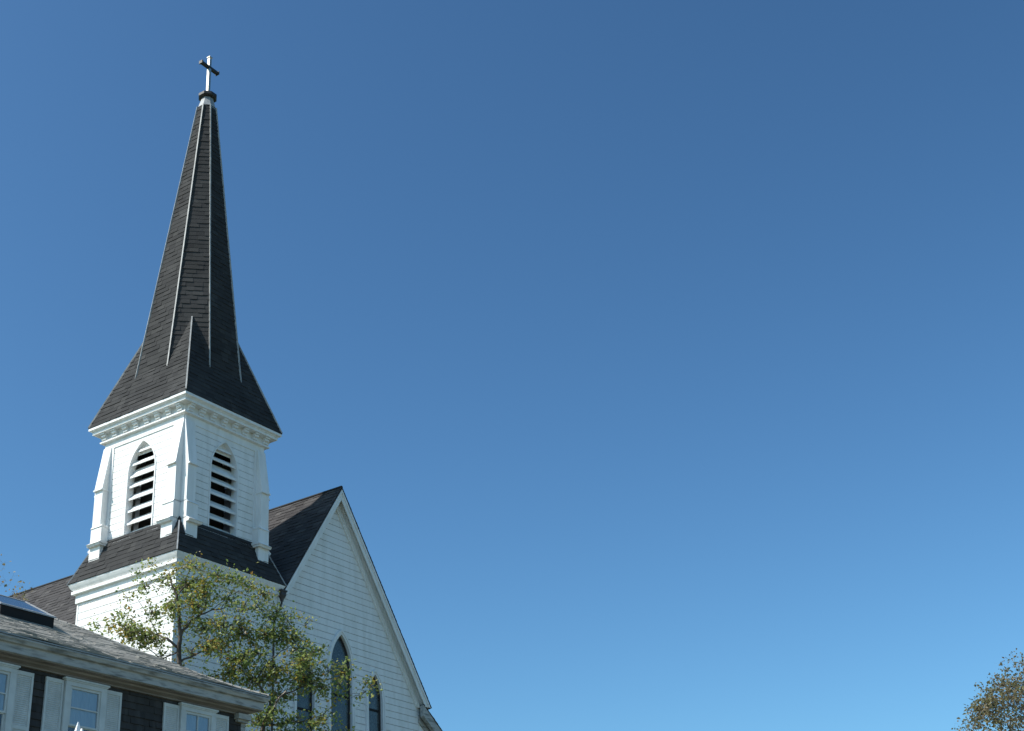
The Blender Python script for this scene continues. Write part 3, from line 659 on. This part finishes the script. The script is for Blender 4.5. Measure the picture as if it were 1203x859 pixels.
CLUSTERS = [[-4.55, -3.15, 11.21, 0.5, 0.32, 1.0, 0.6], [-4.6, -3.1, 11.57, 0.12, 0.2, 0.5, 0.3], [-4.82, -2.88, 11.21, 0.17, 0.14, 0.3, 0.4], [-4.11, -3.31, 11.14, 0.38, 0.27, 0.8, 0.5], [-5.04, -2.66, 11.29, 0.25, 0.11, 0.12, 0.2], [-4.0, -3.28, 12.94, 0.17, 0.16, 0.3, 0.6], [-4.32, -3.1, 12.73, 0.19, 0.11, 0.15, 0.3], [-4.29, -3.41, 12.28, 0.38, 0.18, 0.35, 0.3], [-3.78, -3.5, 12.56, 0.25, 0.23, 0.45, 0.2], [-3.69, -3.73, 12.82, 0.21, 0.18, 0.3, 0.3], [-3.5, -4.2, 12.85, 0.25, 0.2, 0.7, 0.6], [-3.36, -3.92, 12.43, 0.46, 0.32, 1.0, 0.3], [-3.45, -4.53, 12.22, 0.29, 0.27, 0.6, 0.6], [-4.06, -4.06, 11.73, 0.46, 0.27, 0.6, 0.2], [-3.86, -3.28, 11.74, 0.33, 0.27, 0.5, 0.2], [-4.36, -2.92, 12.06, 0.29, 0.18, 0.12, 0.2], [-3.41, -4.29, 11.83, 0.46, 0.3, 0.8, 0.3], [-2.97, -4.45, 12.66, 0.29, 0.2, 0.7, 0.3], [-2.82, -4.88, 12.46, 0.29, 0.2, 0.6, 0.3], [-2.63, -4.51, 12.1, 0.42, 0.23, 0.45, 0.2], [-2.37, -5.05, 12.36, 0.29, 0.23, 0.5, 0.2], [-2.31, -5.39, 12.08, 0.25, 0.27, 0.5, 0.3], [-2.23, -5.05, 11.86, 0.38, 0.18, 0.3, 0.2], [-2.09, -5.61, 11.7, 0.25, 0.2, 0.45, 0.3], [-1.8, -5.9, 11.51, 0.25, 0.18, 0.4, 0.3], [-1.8, -5.62, 11.34, 0.29, 0.2, 0.5, 0.2], [-1.97, -5.31, 11.58, 0.29, 0.18, 0.4, 0.2], [-1.65, -5.77, 11.13, 0.33, 0.18, 0.4, 0.2], [-1.41, -6.29, 10.72, 0.29, 0.18, 0.35, 0.2], [-3.03, -4.11, 12.21, 0.33, 0.23, 0.5, 0.3], [-2.88, -5.24, 11.73, 0.29, 0.2, 0.4, 0.2], [-3.29, -3.71, 11.5, 0.33, 0.23, 0.4, 0.3], [-3.9, -3.38, 11.02, 0.42, 0.23, 0.6, 0.5], [-4.61, -2.81, 11.55, 0.21, 0.18, 0.2, 0.4], [-1.56, -6.14, 11.45, 0.12, 0.07, 0.05, 0.3], [-3.07, -4.21, 11.33, 0.38, 0.27, 0.6, 0.2], [-3.19, -4.93, 11.26, 0.42, 0.27, 0.6, 0.2], [-3.06, -4.64, 10.83, 0.5, 0.36, 1.0, 0.55], [-2.44, -4.84, 11.23, 0.5, 0.36, 0.9, 0.2], [-2.82, -5.16, 10.47, 0.58, 0.36, 1.0, 0.4], [-3.27, -4.01, 10.82, 0.25, 0.23, 0.4, 0.4], [-2.27, -5.43, 11.14, 0.38, 0.23, 0.7, 0.2], [-1.79, -5.49, 11.08, 0.46, 0.18, 0.6, 0.2], [-1.73, -5.97, 10.78, 0.38, 0.2, 0.6, 0.1], [-2.14, -5.14, 10.7, 0.29, 0.27, 0.4, 0.7], [-2.03, -5.67, 10.25, 0.5, 0.23, 0.8, 0.7], [-1.92, -6.2, 10.37, 0.42, 0.27, 0.9, 0.3], [-2.56, -4.58, 10.28, 0.42, 0.2, 0.7, 0.5], [-2.42, -5.28, 10.01, 0.46, 0.2, 0.8, 0.5], [-1.5, -5.92, 10.1, 0.5, 0.27, 1.0, 0.3], [-1.33, -6.37, 9.84, 0.29, 0.2, 0.6, 0.3], [-1.23, -6.47, 10.3, 0.25, 0.18, 0.4, 0.3], [-0.94, -6.76, 10.2, 0.25, 0.27, 0.7, 0.3], [-1.01, -6.69, 9.87, 0.21, 0.18, 0.5, 0.4], [-0.61, -7.09, 9.99, 0.12, 0.09, 0.2, 0.4], [-0.56, -7.14, 9.82, 0.25, 0.07, 0.1, 0.3], [-0.7, -7.0, 9.58, 0.25, 0.09, 0.12, 0.3], [-1.11, -6.59, 9.59, 0.17, 0.18, 0.25, 0.3], [-1.78, -5.5, 9.78, 0.42, 0.18, 0.6, 0.3], [-2.56, -5.56, 9.54, 0.29, 0.23, 0.6, 0.3], [-2.31, -5.67, 9.21, 0.38, 0.23, 0.7, 0.3], [-2.69, -5.57, 8.97, 0.33, 0.27, 0.6, 0.2], [-1.85, -5.85, 9.11, 0.38, 0.27, 0.6, 0.2], [-1.92, -5.78, 8.78, 0.42, 0.23, 0.6, 0.3], [-1.37, -6.33, 9.0, 0.29, 0.27, 0.6, 0.4], [-1.13, -6.57, 9.23, 0.15, 0.14, 0.3, 0.3], [-1.25, -6.45, 8.64, 0.33, 0.18, 0.7, 0.4], [-0.95, -6.75, 8.75, 0.29, 0.14, 0.4, 0.3], [-3.68, -3.46, 10.74, 0.29, 0.23, 0.3, 0.3], [-3.46, -3.68, 10.34, 0.25, 0.23, 0.4, 0.4], [-2.9, -4.1, 10.15, 0.42, 0.23, 0.6, 0.4], [-2.53, -5.17, 8.54, 0.46, 0.27, 0.6, 0.2], [-1.78, -5.92, 8.33, 0.54, 0.32, 0.7, 0.3], [-1.23, -6.47, 8.21, 0.38, 0.27, 0.5, 0.3], [-2.11, -5.59, 7.86, 0.54, 0.32, 0.5, 0.3]]
LIMBS = [[[-3.5, -4.2, 7.53, 0.13], [-3.59, -4.11, 8.86, 0.11], [-3.64, -4.06, 10.03, 0.09], [-3.68, -4.02, 10.73, 0.085], [-3.67, -4.03, 11.14, 0.07], [-3.72, -3.98, 11.76, 0.055], [-3.76, -3.94, 12.08, 0.045], [-3.85, -3.85, 12.33, 0.03], [-3.78, -3.64, 12.78, 0.012]], [[-3.76, -3.94, 12.08, 0.035], [-3.64, -4.06, 12.29, 0.025], [-3.51, -4.05, 12.71, 0.012], [-3.5, -4.2, 12.93, 0.006]], [[-3.67, -4.03, 10.79, 0.05], [-3.95, -3.89, 11.01, 0.04], [-3.96, -3.6, 11.15, 0.03], [-4.18, -3.24, 11.26, 0.018], [-4.6, -2.96, 11.48, 0.006]], [[-3.68, -4.02, 10.73, 0.03], [-3.88, -3.68, 10.56, 0.025], [-4.05, -3.51, 10.76, 0.015], [-4.31, -3.25, 10.97, 0.007]], [[-3.96, -3.6, 11.15, 0.02], [-4.1, -3.32, 11.68, 0.012], [-4.36, -3.2, 12.11, 0.005]], [[-3.67, -4.03, 11.14, 0.05], [-3.47, -4.09, 11.42, 0.04], [-3.21, -4.21, 11.68, 0.03], [-3.02, -4.4, 11.8, 0.022], [-2.59, -4.69, 11.92, 0.014], [-2.31, -5.11, 11.78, 0.008], [-2.09, -5.61, 11.62, 0.004]], [[-3.66, -4.04, 10.47, 0.04], [-3.36, -4.2, 10.66, 0.03], [-3.13, -4.43, 10.86, 0.02], [-2.98, -4.72, 11.24, 0.012], [-2.59, -4.97, 11.58, 0.005]], [[-3.21, -4.21, 11.68, 0.018], [-3.17, -4.39, 12.11, 0.012], [-2.94, -4.62, 12.5, 0.006]], [[-3.02, -4.4, 11.8, 0.016], [-2.74, -4.68, 12.14, 0.01], [-2.42, -5.14, 12.33, 0.005]], [[-2.57, -5.41, 6.54, 0.13], [-2.52, -5.46, 7.64, 0.11], [-2.46, -5.52, 8.59, 0.09], [-2.42, -5.56, 8.93, 0.08], [-2.33, -5.65, 9.21, 0.07], [-2.24, -5.6, 9.49, 0.05], [-2.49, -5.35, 9.99, 0.035], [-2.64, -5.06, 10.52, 0.025], [-2.79, -4.77, 11.06, 0.012], [-2.84, -4.58, 11.51, 0.005]], [[-2.49, -5.35, 9.99, 0.03], [-2.26, -5.44, 10.38, 0.026], [-2.01, -5.69, 10.72, 0.018], [-1.76, -5.94, 10.91, 0.01], [-1.56, -6.14, 10.66, 0.005]], [[-2.24, -5.6, 9.49, 0.045], [-2.0, -5.7, 9.65, 0.035], [-1.69, -6.01, 9.84, 0.022], [-1.33, -6.37, 10.0, 0.013], [-0.94, -6.76, 10.1, 0.006], [-0.56, -7.14, 9.93, 0.003]], [[-2.33, -5.65, 9.21, 0.045], [-2.53, -6.01, 9.27, 0.035], [-2.54, -6.14, 9.43, 0.032], [-2.5, -6.32, 9.56, 0.028]], [[-2.42, -5.56, 8.93, 0.05], [-1.99, -5.71, 9.01, 0.035], [-1.65, -6.05, 9.04, 0.025], [-1.3, -6.4, 9.2, 0.014], [-1.09, -6.61, 9.49, 0.006]], [[-2.46, -5.52, 8.59, 0.04], [-1.78, -5.92, 8.66, 0.03], [-1.3, -6.4, 8.76, 0.015], [-0.99, -6.71, 8.83, 0.006]], [[-3.64, -4.06, 10.03, 0.04], [-2.97, -4.17, 10.17, 0.02], [-2.56, -4.58, 10.33, 0.008]], [[-2.64, -5.06, 10.52, 0.018], [-2.29, -5.13, 11.05, 0.012], [-1.94, -5.48, 11.19, 0.005]], [[-3.85, -3.85, 12.33, 0.015], [-4.02, -3.54, 12.49, 0.009], [-4.2, -3.36, 12.36, 0.004]], [[-3.78, -3.64, 12.78, 0.008], [-3.98, -3.3, 12.94, 0.004]]]
FAR_RIGHT = [[32.8, -15.03, 14.51, 0.94, 1], [33.61, -14.06, 14.45, 0.63, 1], [31.51, -13.86, 13.78, 0.67, 1], [32.67, -14.42, 13.52, 0.94, 1], [33.43, -13.29, 13.35, 0.79, 1], [32.33, -12.99, 13.44, 0.39, 0.8], [31.3, -12.98, 12.8, 0.47, 0.5], [32.14, -12.25, 13.05, 0.31, 0.25], [33.03, -11.69, 12.86, 0.39, 0.3], [32.3, -12.87, 12.35, 0.79, 0.9], [34.53, -13.58, 12.83, 1.02, 1], [31.8, -15.14, 12.67, 1.02, 1], [33.93, -15.54, 14.51, 1.02, 1], [32.93, -15.65, 15.09, 0.47, 0.7], [33.1, -16.56, 14.34, 1.1, 1], [34.23, -17.21, 13.89, 1.02, 1], [32.35, -18.06, 12.4, 1.1, 1], [33.36, -18.04, 11.23, 1.1, 1], [30.06, -16.63, 12.3, 1.18, 1], [36.09, -16.22, 12.25, 1.18, 1], [32.28, -12.8, 11.27, 1.02, 1], [33.11, -12.0, 10.3, 0.94, 0.9], [29.65, -14.69, 10.48, 1.18, 1], [35.79, -14.69, 11.41, 1.34, 1], [31.14, -16.96, 9.52, 1.18, 1], [34.26, -17.37, 9.97, 1.02, 1], [34.53, -13.57, 9.72, 1.18, 1], [30.9, -15.72, 8.73, 1.18, 1]]
FAR_LEFT = [[-3.43, 3.22, 14.65, 0.17, 0.16], [-3.31, 3.12, 14.19, 0.23, 0.3], [-2.97, 3.25, 14.06, 0.23, 0.4], [-2.88, 2.8, 13.91, 0.17, 0.35], [-3.2, 3.42, 13.88, 0.3, 0.5], [-2.99, 2.89, 13.73, 0.3, 0.6], [-3.72, 3.42, 14.24, 0.35, 0.4], [-3.74, 4.05, 13.9, 0.45, 0.5], [-4.01, 3.02, 13.13, 0.5, 0.7], [-3.23, 3.07, 13.27, 0.4, 0.8], [-4.3, 3.84, 13.01, 0.5, 0.6], [-3.44, 3.84, 12.61, 0.6, 0.7]]
rnd = random.Random(11)
LIMBS = [[p[:3]+[p[3]*.68] for p in L_] for L_ in LIMBS]
tree = link('tree'); tree.location = (0, 0, 0); tag(tree, 'olive and yellow leaved tree between the church tower and the shingled house', 'tree')
mb = MB()
base = Vector((-3.05, -4.75, 0)); fork = Vector((-3.0, -4.7, 3.0))
mb.tube([base, base+Vector((0, 0, .25)), Vector((-3.02, -4.72, 1.5)), fork], [.26, .2, .17, .16], 10)
mb.tube([fork, fork.lerp(Vector(LIMBS[0][0][:3]), .5)+Vector((.05, 0, 0)), LIMBS[0][0][:3]], [.16, .14, LIMBS[0][0][3]], 9)
mb.tube([fork, fork.lerp(Vector(LIMBS[9][0][:3]), .5), LIMBS[9][0][:3]], [.16, .14, LIMBS[9][0][3]], 9)
nodes = []
for L_ in LIMBS:
    pts = []; rad = []
    for a, b in zip(L_, L_[1:]):
        for i in range(3):
            t = i/3; j = .012 if i else 0
            pts.append(Vector(a[:3]).lerp(Vector(b[:3]), t)+Vector((rnd.gauss(0, j), rnd.gauss(0, j), rnd.gauss(0, j)))); rad.append(a[3]*(1-t)+b[3]*t)
    pts.append(Vector(L_[-1][:3])); rad.append(L_[-1][3])
    mb.tube(pts, rad, 7)
    for p, r_ in zip(pts, rad):
        if r_ < .07: nodes.append((p, r_))
tw = MB(); lv = MB()
for (x, y, z, rx, rz, wt, yl) in CLUSTERS:
    c = Vector((x, y, z)); near = sorted(nodes, key=lambda n: (n[0]-c).length)[:2]
    src = near[0]; r0 = min(src[1]*.6, .018)
    tp = wiggle(src[0], c, rnd, 4, .06); tw.tube(tp, [r0, r0*.8, r0*.6, r0*.5, r0*.4], 5)
    rx *= 1.22; rz *= 1.22
    nt_ = max(4, int(21*wt**.8*(rx/.35)))
    cy = rnd.random()
    for t in range(nt_):
        d = Vector((rnd.gauss(0, 1), rnd.gauss(0, 1), rnd.gauss(.1, 1))).normalized(); q_ = rnd.random()**.5
        e = c+Vector((d.x*rx*1.05, d.y*rx*1.05, d.z*rz*1.1))*q_*1.08
        s0 = tp[rnd.choice((2, 3, 4))]; pts = wiggle(s0, e, rnd, 3, .10); tw.tube(pts, [.009, .007, .005, .003], 4)
        nl = int((10+rnd.random()*11)*(.6+.5*wt))
        yy = 1 if rnd.random() < yl*(.45 if cy < .5 else .8) else 0
        for i in range(nl):
            f_ = .35+.7*rnd.random(); p = Vector(s0).lerp(e, min(f_, 1))+Vector((rnd.gauss(0, .10), rnd.gauss(0, .10), rnd.gauss(-.01, .09)))
            leaf(lv, p, .05+.065*rnd.random()**1.3, rnd, 1 if (yy and rnd.random() < .75) or rnd.random() < .04 else 0)
trunk = mb.build('trunk', 'bark', tree)
tw.build('twigs', 'bark', tree); lv.build('crown', ['leaf', 'leaf_yellow'], tree)
mb = MB(); s3 = LIMBS[12]; mb.tube([Vector(p[:3]) for p in s3], [p[3]*1.08 for p in s3], 8); mb.build('bare_limb', 'bare', trunk)

def lobe_tree(base, top, r_, lobes, seed, label, twig_n, leaf_n, leaf_s, group=None):
    rn = random.Random(seed); root = link('tree'); root.location = base; tag(root, label, 'tree', group); B0 = Vector(base)
    mb = MB(); lv = MB(); tw = MB(); T0 = Vector(top)-B0; n = 8; spine = []
    for i in range(n+1):
        t = i/n; spine.append((T0*t+Vector((rn.gauss(0, .02), rn.gauss(0, .02), 0))*T0.length*.4*(1 if 0 < i else 0), r_*(1-.72*t)+(.35*r_ if i == 0 else 0)))
    mb.tube([p for p, _ in spine], [r for _, r in spine], 10)
    nodes = list(spine[3:])
    for (x, y, z, r, w_) in sorted(lobes, key=lambda L: L[2]):
        c = Vector((x, y, z))-B0
        cand = [k for k in nodes if k[0].z < c.z-.15*r] or nodes[:2]
        s0, sr = min(cand, key=lambda k: (k[0]-c).length+.6*max(0, k[0].z-c.z+1))
        m_ = s0.lerp(c, .5)+Vector((0, 0, -.12*(c-s0).length))+Vector((rn.gauss(0, .08), rn.gauss(0, .08), 0))*(c-s0).length
        r0 = min(sr*.6, .03*(c-s0).length**.5+.01); pts = [s0, s0.lerp(m_, .5), m_, m_.lerp(c, .5), c]
        mb.tube(pts, [r0, r0*.85, r0*.7, r0*.5, r0*.35], 6); nodes += [(m_, r0*.7), (c, r0*.35)]
        for t in range(max(3, int(twig_n*w_))):
            d = Vector((rn.gauss(0, 1), rn.gauss(0, 1), rn.gauss(.25, 1))).normalized(); e = c+d*r*(rn.random()**.4)*1.1
            s1 = rn.choice(pts[2:]); w1 = wiggle(s1, e, rn, 3, .12); k0 = r0*.22+.003; tw.tube(w1, [k0, k0*.8, k0*.6, k0*.4], 4)
            for q in range(3):
                f = w1[rn.choice((1, 2, 3))]; g2 = f+(d+Vector((rn.gauss(0, .7), rn.gauss(0, .7), rn.gauss(.2, .5))))*r*.28; tw.tube([f, g2], [k0*.45, k0*.25], 3)
                for i in range(max(1, int(leaf_n*w_*(.5+rn.random())/3))):
                    leaf(lv, f.lerp(g2, rn.random()*1.1)+Vector((rn.gauss(0, 1), rn.gauss(0, 1), rn.gauss(0, 1)))*leaf_s*.8, leaf_s*(.6+.8*rn.random()), rn)
    mb.build('trunk', 'bark', root); tw.build('twigs', 'bark', root); lv.build('crown', 'leaf_autumn', root)
    return root
lobe_tree((32.9, -15.9, 0), (33.1, -15.9, 12.4), .34, FAR_RIGHT, 4, 'far rounded tree with thin brown and olive autumn foliage at the lower right', 42, 15, .125)
lobe_tree((-4.0, 3.4, 0), (-4.1, 3.5, 13.4), .17, FAR_LEFT, 8, 'nearly bare tree top behind the house roof at the left edge', 16, 3, .085)
